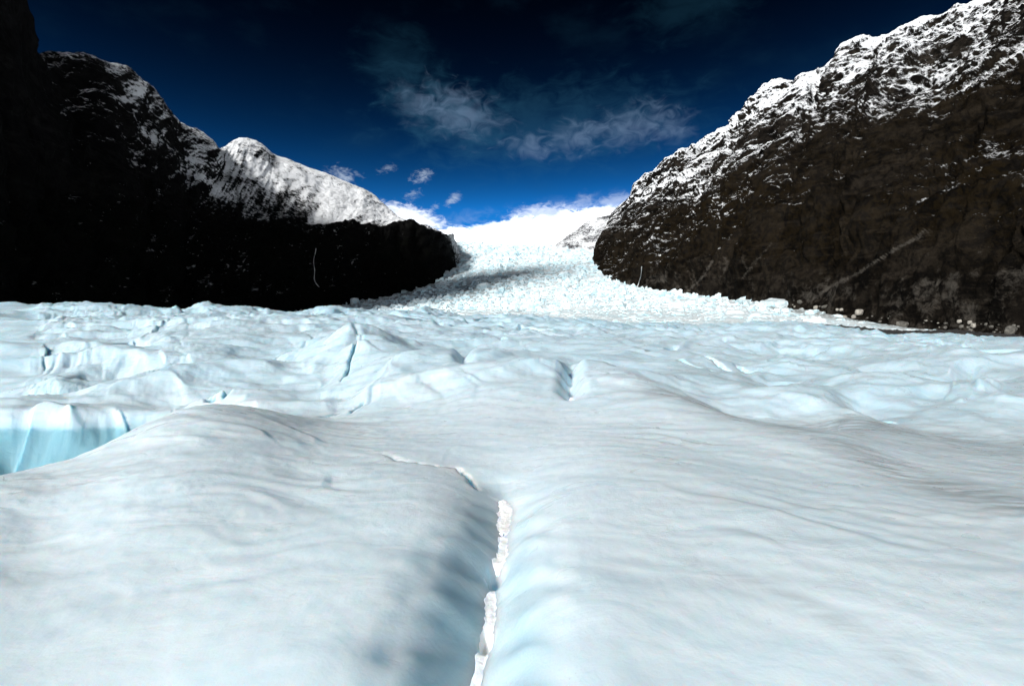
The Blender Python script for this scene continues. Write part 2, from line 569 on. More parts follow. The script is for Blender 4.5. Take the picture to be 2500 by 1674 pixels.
for px, py in ((997, 776), (1048, 760), (1095, 782), (1185, 778), (1287, 787), (1421, 794)):
    a((px, py, 80), (px, py + 30, 108))
a((1150, 832, 35), (1050, 812, 46), (1300, 842, 32), (1450, 850, 30), (1600, 850, 32), (1750, 850, 34), (1700, 900, 22), (1450, 882, 21), (1180, 822, 50), (1180, 838, 44), (1100, 815, 58), (1300, 812, 58), (1450, 820, 56))
C = np.array(pts)
K_OFF = 1.0


def uvz(x, Y):
    return x / (Y + K_OFF), 0.55 * np.log(Y + K_OFF)


cu, cv = uvz(C[:, 0], C[:, 1])
CUV = np.c_[cu, cv]
CW = (C[:, 2] - EYE) / (C[:, 1] + K_OFF)
sol = tps_fit(CUV, CW, 2e-4)

NU, NV = 800, 720
sg = np.linspace(-1, 1, NU)
S = 1.06 * sg + 0.75 * np.sign(sg) * np.clip(np.abs(sg) - 0.86, 0, 1) / 0.14 * np.abs(sg)
V = np.linspace(math.log(0.35), math.log(112.0), NV)
SS, LV = np.meshgrid(S, V, indexing='ij')
YY = np.exp(LV) - K_OFF
XX = SS * (YY + K_OFF)
# evaluate the smooth base on a coarser grid, then resample
step = 4
cs, cvv = S[::step], V[::step]
cs = np.r_[cs, S[-1]] if cs[-1] != S[-1] else cs
cvv = np.r_[cvv, V[-1]] if cvv[-1] != V[-1] else cvv
cS, cV = np.meshgrid(cs, cvv, indexing='ij')
cW = tps_eval(sol, CUV, cS, 0.55 * cV)


def resample(grid, u, v, U, Vv):
    iu = np.interp(U, u, np.arange(len(u))); iv = np.interp(Vv, v, np.arange(len(v)))
    i0 = np.clip(iu.astype(int), 0, len(u) - 2); j0 = np.clip(iv.astype(int), 0, len(v) - 2)
    fu = iu - i0; fv = iv - j0
    return (grid[i0, j0] * (1 - fu) * (1 - fv) + grid[i0 + 1, j0] * fu * (1 - fv) + grid[i0, j0 + 1] * (1 - fu) * fv + grid[i0 + 1, j0 + 1] * fu * fv)


W0 = resample(cW, cs, cvv, SS, LV)
Z = W0 * (YY + K_OFF) + EYE
DIST = np.hypot(XX, YY) + 0.5

# broad swells and hollows grow with distance from the smooth near dome
far = sstep(YY, 7.0, 16.0)
far2 = sstep(YY, 22.0, 60.0)
wx = XX + 1.6 * perlin2(XX * .12, YY * .12, 5); wy = YY + 1.6 * perlin2(XX * .12 + 9, YY * .12, 6)
Z += far * 0.16 * fbm2(wx * .28, wy * .22, 4, 20)
Z += far * 0.46 * (fbm2((wx + .7 * wy) * .075, (wy - .7 * wx) * .21, 3, 24, 0.42, True) - 0.15)
Z += far2 * 1.0 * (fbm2(wx * .085, wy * .06, 5, 30, 0.5, True) - 0.1)
Z += far2 * 0.35 * (fbm2(wx * .25 + wy * 0.1, wy * .18, 4, 36, 0.5, True))
Z += (0.020 + 0.03 * far) * fbm2(XX * 0.9 + 0.4 * YY, YY * 1.6, 4, 50)
# scalloped ripples on the dome, long across the view
rip = fbm2(XX * 0.8 + 0.35 * wy + 0.5 * perlin2(XX * 1.1, YY * .9, 9), YY * 1.9 + 1.3 * perlin2(XX * .6, YY * .5, 8), 3, 60, 0.45, True)
ripm = sstep(np.abs(XX + 0.1), 0.8, 2.2) * sstep(YY, 2.0, 4.5) * (1 - 0.5 * far) * np.where(XX > 0, 0.6, 1.0)
ph = YY * 1.15 + 0.22 * np.abs(XX) + 1.5 * perlin2(XX * .35, YY * .45, 62) + 0.5 * perlin2(XX * 1.3, YY * 1.1, 63)
saw = ph - np.floor(ph)
sheet = np.where(saw < .86, saw / .86, (1 - saw) / .14)
shm = ripm * sstep(perlin2(XX * .45 + 5, YY * .6, 64), -.15, .45)
Z += 0.040 * shm * (sheet - .5)
ph2 = YY * 3.1 - 0.5 * XX + 1.8 * perlin2(XX * .9, YY * .9, 65)
saw2 = ph2 - np.floor(ph2)
Z += 0.012 * ripm * sstep(perlin2(XX * .9, YY * 1.1, 66), -.05, .5) * (np.where(saw2 < .8, saw2 / .8, (1 - saw2) / .2) - .5)
Z += 0.022 * ripm * rip
# sun cups
Z += 0.0045 * fbm2(XX * 7, YY * 7, 2, 68, 0.6) * sstep(YY, 1, 3)

# meltwater flutes: noise smeared down the slope
gx_s = np.gradient(Z, axis=0) / np.gradient(XX, axis=0)
dZv = np.gradient(Z, axis=1); dYv = np.gradient(YY, axis=1); dXv = np.gradient(XX, axis=1)
gy_s = (dZv - gx_s * dXv) / dYv


def blur(A, n):
    for _ in range(n):
        A = (np.roll(A, 1, 0) + np.roll(A, -1, 0) + 2 * A) / 4
        A[:, 1:-1] = (A[:, :-2] + A[:, 2:] + 2 * A[:, 1:-1]) / 4
    return A


gx, gy = blur(gx_s.copy(), 10), blur(gy_s.copy(), 10)
rot = R(24)
dxn = -(gx * math.cos(rot) - gy * math.sin(rot)); dyn = -(gx * math.sin(rot) + gy * math.cos(rot))
# steady drift down to the right where the ice is flat
dxn = dxn + 0.16; dyn = dyn - 0.08
nrm = np.hypot(dxn, dyn) + 1e-6
dxn /= nrm; dyn /= nrm
# grid-space step per metre
U_per = 1.0 / np.gradient(XX, axis=0)
V_per = 1.0 / dYv
noi = blur(RNG.normal(size=(NU, NV)), 2)
noi /= noi.std()
noi2 = blur(RNG.normal(size=(NU, NV)), 14)
noi3 = blur(RNG.normal(size=(NU, NV)), 60)
noi = 0.45 * noi + 0.9 * noi2 / noi2.std() + 1.1 * noi3 / noi3.std()
NSTEP = 64
acc = noi.copy()
II, JJ = np.meshgrid(np.arange(NU, dtype=float), np.arange(NV, dtype=float), indexing='ij')
for sgn in (1, -1):
    pi, pj = II.copy(), JJ.copy()
    for k in range(NSTEP // 2):
        ci = np.clip(pi, 0, NU - 1).astype(int); cj = np.clip(pj, 0, NV - 1).astype(int)
        du_ = dxn[ci, cj] * U_per[ci, cj] - dyn[ci, cj] * dXv[ci, cj] * V_per[ci, cj] * U_per[ci, cj]
        dv_ = dyn[ci, cj] * V_per[ci, cj]
        ln = np.hypot(du_, dv_) + 1e-6
        pi += sgn * 1.3 * du_ / ln; pj += sgn * 1.3 * dv_ / ln
        acc += noi[np.clip(pi, 0, NU - 1).astype(int), np.clip(pj, 0, NV - 1).astype(int)]
acc /= acc.std()
slope = np.hypot(gx, gy)
flam = sstep(slope, 0.06, 0.45)
Z += acc * (0.0054 * DIST * (0.06 + flam) * sstep(YY, 6.5, 14.0) + 0.0002)

CLEAR_AND_SHADE = np.zeros_like(Z)
DIRT = np.zeros_like(Z)


def polyline_dist(path):
    """distance in plan to a polyline, the fraction along it and the side (+ = right of its direction)"""
    path = np.array(path, float)
    seg = np.linalg.norm(np.diff(path[:, :2], axis=0), axis=1)
    cum = np.r_[0, np.cumsum(seg)]
    best = np.full(XX.shape, 1e9); tt = np.zeros(XX.shape); side = np.zeros(XX.shape)
    for k in range(len(path) - 1):
        ax, ay = path[k, :2]; bx, by = path[k + 1, :2]
        L2 = (bx - ax) ** 2 + (by - ay) ** 2
        t = np.clip(((XX - ax) * (bx - ax) + (YY - ay) * (by - ay)) / L2, 0, 1)
        ex = XX - (ax + t * (bx - ax)); ey = YY - (ay + t * (by - ay))
        d = np.hypot(ex, ey)
        m = d < best
        best = np.where(m, d, best)
        tt = np.where(m, (cum[k] + t * seg[k]) / cum[-1], tt)
        side = np.where(m, np.sign((bx - ax) * (YY - ay) - (by - ay) * (XX - ax)) * -1, side)
    return best, tt, side, cum[-1]


# the V-shaped meltwater channel at the feet
CH = [(-.36, 0.2), (-.27, 1.6), (-.20, 2.7), (-.17, 3.1), (-.145, 3.6), (-.085, 4.1), (-.072, 4.7), (-.078, 5.15), (-.10, 5.7)]
d, t, side, Lc = polyline_dist(CH)
wob = 0.035 * perlin2(YY * 1.7, XX * 0.6, 70) + 0.02 * perlin2(YY * 4.3, XX, 71)
dd = np.abs(d * side + wob)
depth = np.interp(YY, [0, 2.6, 3.4, 4.2, 4.9, 5.3, 5.9], [.46, .45, .40, .31, .22, .12, 0])
wid = np.interp(YY, [0, 2.6, 3.6, 4.4, 5.0, 5.9], [.33, .32, .285, .25, .26, .36])
wid = wid * np.where(side < 0, 1.02, 0.95)
prof = np.exp(-np.power(dd / wid, 1.55))
chev = np.sin(14.0 * (YY + 0.9 * dd) + 3.0 * perlin2(YY * 1.1, XX * 2, 72)) * 0.5 + 0.8 * perlin2((YY + 0.9 * dd) * 5.0, dd * 2, 73)
Z -= depth * prof
Z += 0.036 * chev * depth / 0.6 * np.clip(prof * (1 - prof) * 4, 0, 1)
# long flowing shoulders on both walls
Z -= 0.016 * depth / .6 * (1 + perlin2(dd * 6, YY * 0.5, 74)) * np.exp(-((dd - 0.40) / 0.25) ** 2)
# pools sunk in the channel floor
for (cx, cy, r, dz_) in ((-.115, 3.78, .075, .10), (-.16, 3.05, .05, .07)):
    Z -= dz_ * np.exp(-(((XX - cx) / r) ** 2 + ((YY - cy) / (r * 1.9)) ** 2) ** 2)
CH_T = t
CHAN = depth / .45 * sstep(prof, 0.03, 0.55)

# step and slit left of the channel head
cr = [P(924, 1110, 6.44)[:2], P(975, 1128, 6.1)[:2], P(1069, 1137, 5.95)[:2], P(1116, 1133, 6.02)[:2], P(1140, 1152, 5.72)[:2], P(1165, 1180, 5.3)[:2]]
d, t, side, _ = polyline_dist(cr)
jag = 0.03 * perlin2(XX * 9, YY * 9, 80)
sd = d * side + jag            # positive = nearer side or right
amp = np.sin(np.clip(t, 0, 1) * math.pi) ** 0.6 * (0.45 + 0.55 * sstep(t, 0.45, 0.75))
Z -= 0.12 * amp * np.exp(-(sd / 0.032) ** 2)
Z += 0.008 * amp * np.exp(-np.clip(sd, 0, 9) / 0.30) * (sd > 0)
Z -= 0.05 * amp * np.exp(-np.clip(-sd, 0, 9) / 0.5) * (sd <= 0)

# two V notches cut by runnels through the hummock ahead
for (px, y0, y1, wd, dp, sk) in ((1395, 10.6, 17.5, .22, .46, 0.0), (1133, 14.5, 20.5, .22, .36, 0.0)):
    x_c = (px - 1250) / F * YY + 0.08 * perlin2(YY * 0.9, XX * .2, 90)
    dn = np.abs(XX - x_c)
    along = sstep(YY, y0, y0 + 1.3) * (1 - sstep(YY, y1 - 1.5, y1 + 1.5))
    rib = 0.035 * np.sin(7 * (YY + 0.8 * dn))
    Z -= along * (dp + rib) * np.exp(-np.power(dn / wd, 1.6))
    Z += along * 0.02 * np.exp(-((dn - wd * 1.9) / (wd * 0.7)) ** 2)

# crevasses and moulin mouths further off: (photo x, y, depth Y, length m, heading deg, width m, depth m)
CREV = [(1043, 812, 58, 9, 82, .75, 3.2), (1190, 800, 70, 6, 60, .5, 1.6), (1147, 832, 46, 5, 50, .42, 1.6), (1130, 852, 34, 2.6, 40, .20, .7),
        (1270, 822, 55, 6, 88, .30, 1.4), (1269, 835, 44, 4, 86, .25, 1.0), (1312, 826, 52, 5, 118, .42, 1.8), (1333, 848, 36, 2, 90, .2, .6),
        (1228, 850, 34, 2, 120, .16, .5), (830, 780, 66, 7, 60, .55, 2.0), (808, 790, 55, 4, 30, .3, 1.2), (632, 772, 72, 5, 120, .6, 2.0),
        (310, 845, 33, 3.5, 115, .60, 1.9), (925, 806, 48, 3, 20, .35, .9), (980, 800, 62, 8, 20, .7, 1.8), (1595, 872, 26, 2.6, 60, .18, .5),
        (1700, 905, 21.5, 2.4, 120, .16, .45), (1745, 892, 24, 2.2, 118, .16, .5), (1640, 862, 29, 2.6, 62, .2, .6),
        (1900, 948, 20.5, 3.4, 30, .20, .7), (2010, 962, 18, 1.6, 80, .16, .5), (2125, 1035, 13.6, 1.6, 5, .22, .55), (1830, 900, 24, 2.0, 110, .14, .4),
        (868, 870, 20, 4.6, 100, .07, .20), (845, 915, 16.6, 4.0, 103, .06, .18), (800, 1030, 10.9, 1.8, 70, .05, .12), (870, 1000, 11.6, 1.2, 92, .06, .10),
        (560, 970, 14, 2.2, 110, .09, .2), (510, 985, 13.4, 1.2, 130, .1, .2), (2300, 930, 24, 4, 20, .25, .8), (2400, 890, 34, 6, 10, .35, 1.0),
        (1480, 845, 34, 3, 70, .2, .6), (1540, 838, 40, 3, 110, .22, .7), (1400, 842, 36, 2.4, 40, .2, .5), (1760, 842, 42, 4, 60, .22, .6), (2080, 850, 46, 6, 15, .3, .9)]
for k, (px, py, Y, L, hd, wd, dp) in enumerate(CREV):
    cx, cy, _ = P(px, py, Y)
    ux, uy = math.cos(R(hd)), math.sin(R(hd))
    lx = (XX - cx) * ux + (YY - cy) * uy
    ly = -(XX - cx) * uy + (YY - cy) * ux + 0.35 * wd * perlin2(XX * 1.2 / wd * .4, YY * 1.2 / wd * .4, 100 + k)
    taper = np.clip(1 - (lx / (L * .5)) ** 2, 0, 1)
    m = taper ** 0.6 * np.exp(-np.abs(ly / (wd * (0.35 + 0.65 * taper))) ** 2.6)
    Z -= dp * m
    CLEAR_AND_SHADE = np.maximum(CLEAR_AND_SHADE, 0.9 * sstep(m, 0.05, 0.6))

# channel walls of dense clear ice, with their blue glow painted in too
CLEAR_AND_SHADE = np.maximum(CLEAR_AND_SHADE, 0.55 * CHAN * (0.75 + 0.5 * perlin2(XX * 4, YY * 1.2, 77)))
# faces of dense clear ice that broke open: trench wall on the left (vignette shade painted in), foot of the right-hand wedge
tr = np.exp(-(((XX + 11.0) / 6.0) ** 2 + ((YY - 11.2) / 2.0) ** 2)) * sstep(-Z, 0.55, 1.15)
CLEAR_AND_SHADE = np.maximum(CLEAR_AND_SHADE, 0.85 * np.clip(tr * 1.8, 0, 1))
bx, by, _ = P(2125, 1020, 14)
CLEAR_AND_SHADE = np.maximum(CLEAR_AND_SHADE, 0.6 * np.exp(-(((XX - bx) / 1.4) ** 2 + ((YY - by) / .7) ** 2)))
ix, iy, _ = P(1905, 915, 24)
CLEAR_AND_SHADE = np.maximum(CLEAR_AND_SHADE, 0.55 * np.exp(-(((XX - ix) / 1.0) ** 2 + ((YY - iy) / 2.0) ** 2)))
# vignette shade painted in as bluer, darker ice towards both sides
CLEAR_AND_SHADE = np.maximum(CLEAR_AND_SHADE, 0.40 * sstep(-SS, 0.40, 1.0) * sstep(YY, 6, 20))
CLEAR_AND_SHADE = np.maximum(CLEAR_AND_SHADE, 0.30 * sstep(SS, 0.55, 0.95) * sstep(YY, 11, 20))
CLEAR_AND_SHADE = np.maximum(CLEAR_AND_SHADE, 0.5 * sstep(YY, 22, 70))  # far band tinted bluer, painting its shade against the sunlit icefall
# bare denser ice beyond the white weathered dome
CLEAR_AND_SHADE = np.maximum(CLEAR_AND_SHADE, 0.34 * sstep(YY + 1.5 * perlin2(XX * .3, YY * .3, 145), 9, 17))

# grit: the trodden line over the right shoulder, the flat basin behind it, scattered films
tr_path = [P(1500, 935, 13.5)[:2], P(1712, 991, 10.4)[:2], P(1874, 1040, 8.8)[:2], P(2037, 1075, 7.7)[:2], P(2215, 1165, 6.2)[:2], P(2500, 1235, 5.1)[:2], P(2900, 1330, 4.3)[:2]]
d, t, side, _ = polyline_dist(tr_path)
DIRT += 0.75 * np.exp(-(d / (0.35 + 0.5 * t)) ** 2) * sstep(t, 0.05, 0.3)
px0, py0, _ = P(2060, 1052, 11.6)
DIRT += 0.9 * np.exp(-(((XX - px0) / 4.2) ** 2 + ((YY - py0) / 1.1) ** 2))
DIRT += 0.6 * np.exp(-(((XX - 9.5) / 3.5) ** 2 + ((YY - 9.5) / 2.0) ** 2))
p2 = [P(1700, 1430, 3.25)[:2], P(1950, 1500, 2.95)[:2], P(2250, 1640, 2.45)[:2]]
d, t, side, _ = polyline_dist(p2)
DIRT += 0.30 * np.exp(-(d / 0.10) ** 2)
for (px, py, Y, rx, ry, k) in ((1215, 823, 50, 2.2, .7, 1.1), (650, 825, 40, 4, 2, .5), (780, 825, 36, 2.4, 1, .7), (780, 1045, 9.2, 1.8, .25, .55), (350, 1090, 7, 1.5, .3, .4),
                                  (1020, 930, 14, .9, .9, .28), (1690, 935, 17, 2.0, 1.0, .35), (2350, 1010, 14, 3, 1, .4), (100, 1180, 5.2, 1.6, .4, .5)):
    cx, cy, _ = P(px, py, Y)
    DIRT += k * np.exp(-(((XX - cx) / rx) ** 2 + ((YY - cy) / ry) ** 2))
DIRT += 0.30 * far2 * sstep(fbm2(XX * .15, YY * .1, 4, 140), 0.05, 0.5)
DIRT = np.clip(DIRT, 0, 1)
CLEAR_AND_SHADE = np.clip(CLEAR_AND_SHADE, 0, 1)

glacier = grid_object('glacier', np.stack([XX, YY, Z], -1), ICE, attrs={'dirt': DIRT, 'clear': CLEAR_AND_SHADE, 'flute': acc})  # 'clear' holds dense ice and the painted shade together
tag(glacier, kind='structure')
Zc = Z


def ground_z(x, Y):
    """height of the finished foreground surface"""
    s = x / (Y + K_OFF); v = np.log(Y + K_OFF)
    return resample(Zc, S, V, np.atleast_1d(np.asarray(s, float)), np.atleast_1d(np.asarray(v, float)))


# ------------------------------------------------------------------ icefall behind
ipts = []
for r in ((400, 800, 108), (900, 806, 108), (1050, 808, 112), (1300, 812, 112), (1600, 826, 112), (2000, 832, 112), (2500, 866, 112), (3000, 880, 112),
          (500, 792, 200), (900, 786, 200), (1300, 799, 160), (1600, 806, 160), (2000, 818, 150), (2500, 848, 160), (3000, 870, 160),
          (300, 796, 330), (700, 782, 330), (1050, 772, 300), (1300, 785, 280), (1600, 790, 280), (1900, 800, 260), (2200, 818, 240), (2600, 845, 240),
          (700, 779, 520), (950, 764, 480), (1200, 756, 470), (1400, 752, 460), (1650, 762, 430), (1900, 770, 400), (2100, 795, 330),
          (850, 754, 700), (1050, 740, 690), (1300, 728, 660), (1500, 728, 650), (1650, 735, 600), (1750, 740, 560),
          (980, 727, 880), (1150, 706, 880), (1300, 694, 880), (1450, 696, 900), (1560, 712, 850),
          (1060, 686, 1060), (1200, 668, 1100), (1350, 660, 1120), (1460, 655, 1080),
          (1090, 645, 1350), (1230, 636, 1400), (1380, 630, 1450), (1480, 632, 1400),
          (1080, 608, 1850), (1120, 604, 1900), (1180, 611, 1950), (1250, 613, 2000), (1320, 614, 2050), (1450, 620, 2000),
          (1100, 625, 2400), (1250, 632, 2400), (1450, 632, 2400)):
    ipts.append(P(*r))
IC = np.array(ipts)
icu = np.c_[IC[:, 0] / IC[:, 1], 0.45 * np.log(IC[:, 1])]
icw = (IC[:, 2] - EYE) / IC[:, 1]
isol = tps_fit(icu, icw, 1e-4)
MU, MV = 420, 420
iS = np.linspace(-0.95, 1.5, MU)
iV = np.linspace(math.log(106), math.log(2350), MV)
iSS, iLV = np.meshgrid(iS, iV, indexing='ij')
iW = tps_eval(isol, icu, iSS, 0.45 * iLV)
iY = np.exp(iLV); iX = iSS * iY
iZ0 = iW * iY + EYE
brk = sstep(iY, 330, 800)
q = 1.0 / (iY * 0.011)
jx = iX + 6 * perlin2(iX * .02, iY * .02, 200); jy = iY + 6 * perlin2(iX * .02, iY * .02, 201)
iZ = iZ0 + iY * (0.004 + 0.008 * brk) * fbm2(jx * .035, jy * .05, 5, 210, 0.6, True) + 2.0 * fbm2(jx * .02, jy * .02, 3, 214)


def icefall_z(x, Y):
    s = np.atleast_1d(x / Y); v = np.log(np.atleast_1d(Y))
    return resample(iZ, iS, iV, s, v)


# dirty ice near the right-hand wall
ipx = 1250 + F * iSS
wall_dist = np.interp(iY, [112, 240, 320, 440, 590, 790, 960, 1100], [300, 268, 264, 258, 246, 221, 184, 176]) - iX
iD = sstep(-wall_dist, -55, 5) * sstep(iY, 105, 150) * (1 - sstep(iY, 480, 640))
lw = np.interp(iY, [200, 290, 410, 530, 660, 760, 930, 1040], [-310, -290, -295, -275, -237, -225, -178, -158])
iD = np.maximum(iD, 0.75 * (1 - sstep(iX - lw, 0, 60)))
iceC = 0.55 * sstep(fbm2(jx * .03, jy * .06, 4, 220), 0.1, 0.5)
icefall = grid_object('icefall', np.stack([iX, iY, iZ], -1), SERAC, attrs={'dirt': iD, 'clear': iceC})
tag(icefall, kind='structure')


def serac_verts(rng):
    """a leaning block of glacier ice: ragged polygon prism with a broken, tilted top"""
    n = rng.integers(5, 7)
    an = np.sort((np.arange(n) + rng.uniform(-.3, .3, n)) / n * 2 * math.pi)
    rx, ry = rng.uniform(.7, 1.25), rng.uniform(.26, .48)
    lean = rng.uniform(-.28, .28, 2)
    tx, ty = rng.uniform(-.5, .5, 2)
    rows = []
    for h, s in ((-.7, 1.1), (.35, rng.uniform(.85, 1.05)), (.85, rng.uniform(.5, .8))):
        jit = rng.uniform(.86, 1.14, n)
        x = np.cos(an) * rx * s * jit + lean[0] * h
        y = np.sin(an) * ry * s * jit + lean[1] * h
        z = h + (tx * x + ty * y) * (h > .5) + rng.uniform(-.12, .12, n) * (h > 0)
        rows.append(np.c_[x, y, z])
    v = np.concatenate(rows + [np.array([[lean[0] + rng.uniform(-.15, .15), lean[1], 1.0 + rng.uniform(-.05, .25)]])])
    f = []
    for k in range(2):
        for i in range(n):
            j = (i + 1) % n
            p0, p1, p2, p3 = k * n + i, k * n + j, (k + 1) * n + j, (k + 1) * n + i
            f += [(p0, p1, p2), (p0, p2, p3)]
    for i in range(n):
        f.append((2 * n + i, 2 * n + (i + 1) % n, 3 * n))
    return v, np.array(f)


srng = np.random.default_rng(21)
SHAPES = [serac_verts(srng) for _ in range(16)]
cand = []
tries = 0
LWX = lambda Y: np.interp(Y, [200, 290, 410, 530, 660, 760, 930, 1040, 1400, 1900], [-310, -290, -295, -275, -237, -225, -178, -158, -170, -220])
RWX = lambda Y: np.interp(Y, [112, 240, 320, 440, 590, 790, 960, 1100, 1500, 2000], [300, 268, 264, 258, 246, 221, 184, 176, 270, 380])
while len(cand) < 15000:
    tries += 1
    # even cover of the visible surface: rows of the photo, not metres
    Y = math.exp(srng.uniform(math.log(170), math.log(2050)))
    lo, hi = float(LWX(Y)), float(RWX(Y))
    x = srng.uniform(lo - 5, hi + 8)
    if abs(x / Y) > 1.05:
        continue
    smooth_near = 1 - sstep(np.array(Y), 260, 520)
    if srng.random() < 0.62 * float(smooth_near):
        continue
    spx = (3.0 + 10.0 * srng.random() ** 5.0) * (0.85 if Y > 800 else 1.0)
    size = spx / F * Y
    hgt = size * srng.uniform(.35, 1.0) * (0.42 if Y < 420 else 0.95)
    cand.append((x, Y, size, hgt, srng.normal(-.25, .35) + (math.pi if srng.random() < .5 else 0), srng.integers(16), spx * spx))
cand = np.array(cand)
order = np.argsort(-cand[:, 6])
czs = icefall_z(cand[:, 0], cand[:, 1])
big, rest = order[:300], order[300:]
smesh = []
for k, (v, f) in enumerate(SHAPES):
    o = link_mesh('serac', v, f.ravel(), 3, SERAC, smooth=False, attrs={'clear': np.where(v[:, 2] < .5, .60, .03), 'dirt': np.zeros(len(v))})
    smesh.append(o.data)
    bpy.data.objects.remove(o)
for i in big:
    x, Y, s, h, r, k, _ = cand[i]
    o = bpy.data.objects.new('serac', smesh[int(k)])
    o.location = (x, Y, czs[i]); o.rotation_euler = (0, 0, r); o.scale = (s, s, h)
    o.parent = icefall
    COL.objects.link(o)
av, af, ac, ad = [], [], [], []
base = 0
for i in rest:
    x, Y, s, h, r, k, _ = cand[i]
    v, f = SHAPES[int(k)]
    c, sn_ = math.cos(r), math.sin(r)
    av.append(np.c_[x + s * (v[:, 0] * c - v[:, 1] * sn_), Y + s * (v[:, 0] * sn_ + v[:, 1] * c), czs[i] + h * v[:, 2]])
    af.append(f + base)
    base += len(v)
    ac.append(np.where(v[:, 2] < .5, .60, .03))
    dl = x - float(LWX(Y)); dr = float(RWX(Y)) - x
    ad.append(np.full(len(v), max(0.8 * max(0, 1 - dl / 45), 0.9 * max(0, 1 - dr / 40) * (Y < 560) * (srng.random() < .7))))
field = link_mesh('serac_field', np.concatenate(av), np.concatenate(af).ravel(), 3, SERAC, icefall, smooth=False,
                  attrs={'clear': np.concatenate(ac), 'dirt': np.concatenate(ad)})
tag(field, kind='stuff')


# ------------------------------------------------------------------ mountains
def catmull(pts, n, keep=None):
    pts = np.array(pts, float)
    m = len(pts)
    # spacing by chord so that resolution follows size
    tt = np.linspace(0, m - 1, n)
    i = np.clip(tt.astype(int), 0, m - 2)
    f = (tt - i)[:, None]
    p0 = pts[np.clip(i - 1, 0, m - 1)]; p1 = pts[i]; p2 = pts[i + 1]; p3 = pts[np.clip(i + 2, 0, m - 1)]
    return 0.5 * (2 * p1 + (p2 - p0) * f + (2 * p0 - 5 * p1 + 4 * p2 - p3) * f ** 2 + (3 * p1 - p0 - 3 * p2 + p3) * f ** 3)


def loft(rows, nu, counts):
    """rows of equal column count -> surface grid [nu, sum(counts)+1]; returns points and v (row coordinate)"""
    rr = [catmull(r, nu) for r in rows]
    out, vv = [], []
    for k in range(len(rr) - 1):
        n = counts[k]
        for i in range(n + (k == len(rr) - 2)):
            f = i / n
            out.append(rr[k] * (1 - f) + rr[k + 1] * f)
            vv.append(k + f)
    p = np.stack(out, 1)
    v = np.array(vv)
    # round the creases between rows a little
    for _ in range(3):
        p[:, 1:-1] = (p[:, :-2] + p[:, 2:] + 2 * p[:, 1:-1]) / 4
    return p, v


def PP(rows):
    return [P(*r) if len(r) == 3 else r[:3] for r in rows]


def back_of(crest, dx_, dy_, dz_):
    c = np.array(crest, float)
    return np.c_[c[:, 0] + dx_, c[:, 1] + dy_, np.maximum(c[:, 2] * 0.25, c[:, 2] + dz_)]


def W_(x, y, z):
    return (x, y, z, 0)


# ---- left range: spur and unseen peak shaped to cast shade, then the ridge in view
Lcrest = PP([W_(-440, -800, 250), W_(-450, -500, 255), W_(-450, -310, 250), W_(-445, -230, 225), W_(-430, -120, 110), W_(-445, 240, 400), W_(-456, 350, 690), W_(-474, 425, 640),
             (20, 60, 515), (262, 163, 640), (352, 208, 720), (400, 249, 770), (435, 305, 820), (497, 336, 880), (547, 376, 930), (598, 350, 1040), (643, 358, 1090),
             (679, 384, 1120), (778, 422, 1180), (861, 456, 1210), (909, 477, 1220), (951, 515, 1190), (992, 545, 1120), (1030, 556, 1085), (1052, 566, 1240), (1060, 575, 1700)])
Lbench = PP([W_(-350, -800, 130), W_(-360, -500, 130), W_(-365, -310, 130), W_(-360, -230, 120), W_(-350, -120, 70), (-260, 480, 275), (-60, 480, 330), (70, 500, 395),
             (190, 490, 450), (290, 490, 500), (352, 505, 545), (400, 520, 580), (435, 545, 620), (480, 556, 650), (522, 559, 680), (590, 560, 730), (640, 560, 760),
             (701, 558, 800), (810, 566, 870), (860, 560, 905), (900, 564, 935), (941, 568, 965), (990, 556, 1010), (1047, 572, 1060), (1090, 584, 1340), (1095, 590, 1750)])
Lfoot = PP([W_(-325, -800, -10), W_(-330, -500, -10), W_(-330, -310, -10), W_(-330, -230, -10), W_(-325, -120, -10), (-260, 825, 250), (-60, 815, 290), (70, 815, 325),
            (190, 812, 355), (290, 812, 385), (352, 812, 410), (400, 810, 432), (435, 808, 455), (480, 805, 475), (522, 800, 500), (590, 797, 535), (650, 795, 565),
            (720, 792, 600), (800, 778, 660), (850, 766, 720), (890, 758, 775), (944, 748, 840), (1010, 733, 930), (1072, 700, 1060), (1116, 650, 1380), (1110, 660, 1800)])
Lback = back_of(Lcrest, -420, 60, -330)
Lp, Lv = loft([Lback, Lcrest, Lbench, Lfoot], 620, [30, 150, 150])
Ln = grid_normals(Lp)
if Ln[300, 100, 0] < 0:
    Ln = -Ln
Lu = np.arange(620)[:, None] * np.ones(len(Lv))[None]
vv = Lv[None, :] * np.ones((620, 1))
crest_w = np.exp(-((vv - 1.0) / 0.10) ** 2)
colp0 = np.interp(np.arange(620), np.linspace(0, 619, len(Lcrest)), np.arange(len(Lcrest)))[:, None] * np.ones_like(vv)
arc = np.cumsum(np.r_[0, np.linalg.norm(np.diff(Lp[:, 200], axis=0), axis=1)])[:, None] * np.ones_like(vv)
gul = fbm2(arc * .020 + vv * 1.1, vv * 1.3, 5, 300, 0.55, True)
big_n = fbm3(Lp * 0.007, 6, 310, 0.52, True)
fine_n = fbm3(Lp * 0.045, 4, 320, 0.55)
disp = (11 * gul + 17 * big_n) * (1 - 0.45 * crest_w) + 5.0 * fine_n
disp *= np.where(vv < 1.0, 0.4, 1.0) * np.where((vv > 1.0) & (vv < 2.0), np.interp(colp0, [0, 13, 16, 26], [1.0, 1.0, 0.5, 0.5]), 1.0)
footw = 1 - 0.6 * sstep(vv, 2.85, 3.0)
Lp2 = Lp + Ln * (disp * footw)[..., None]
Ln2 = grid_normals(Lp2)
if Ln2[300, 100, 0] < 0:
    Ln2 = -Ln2
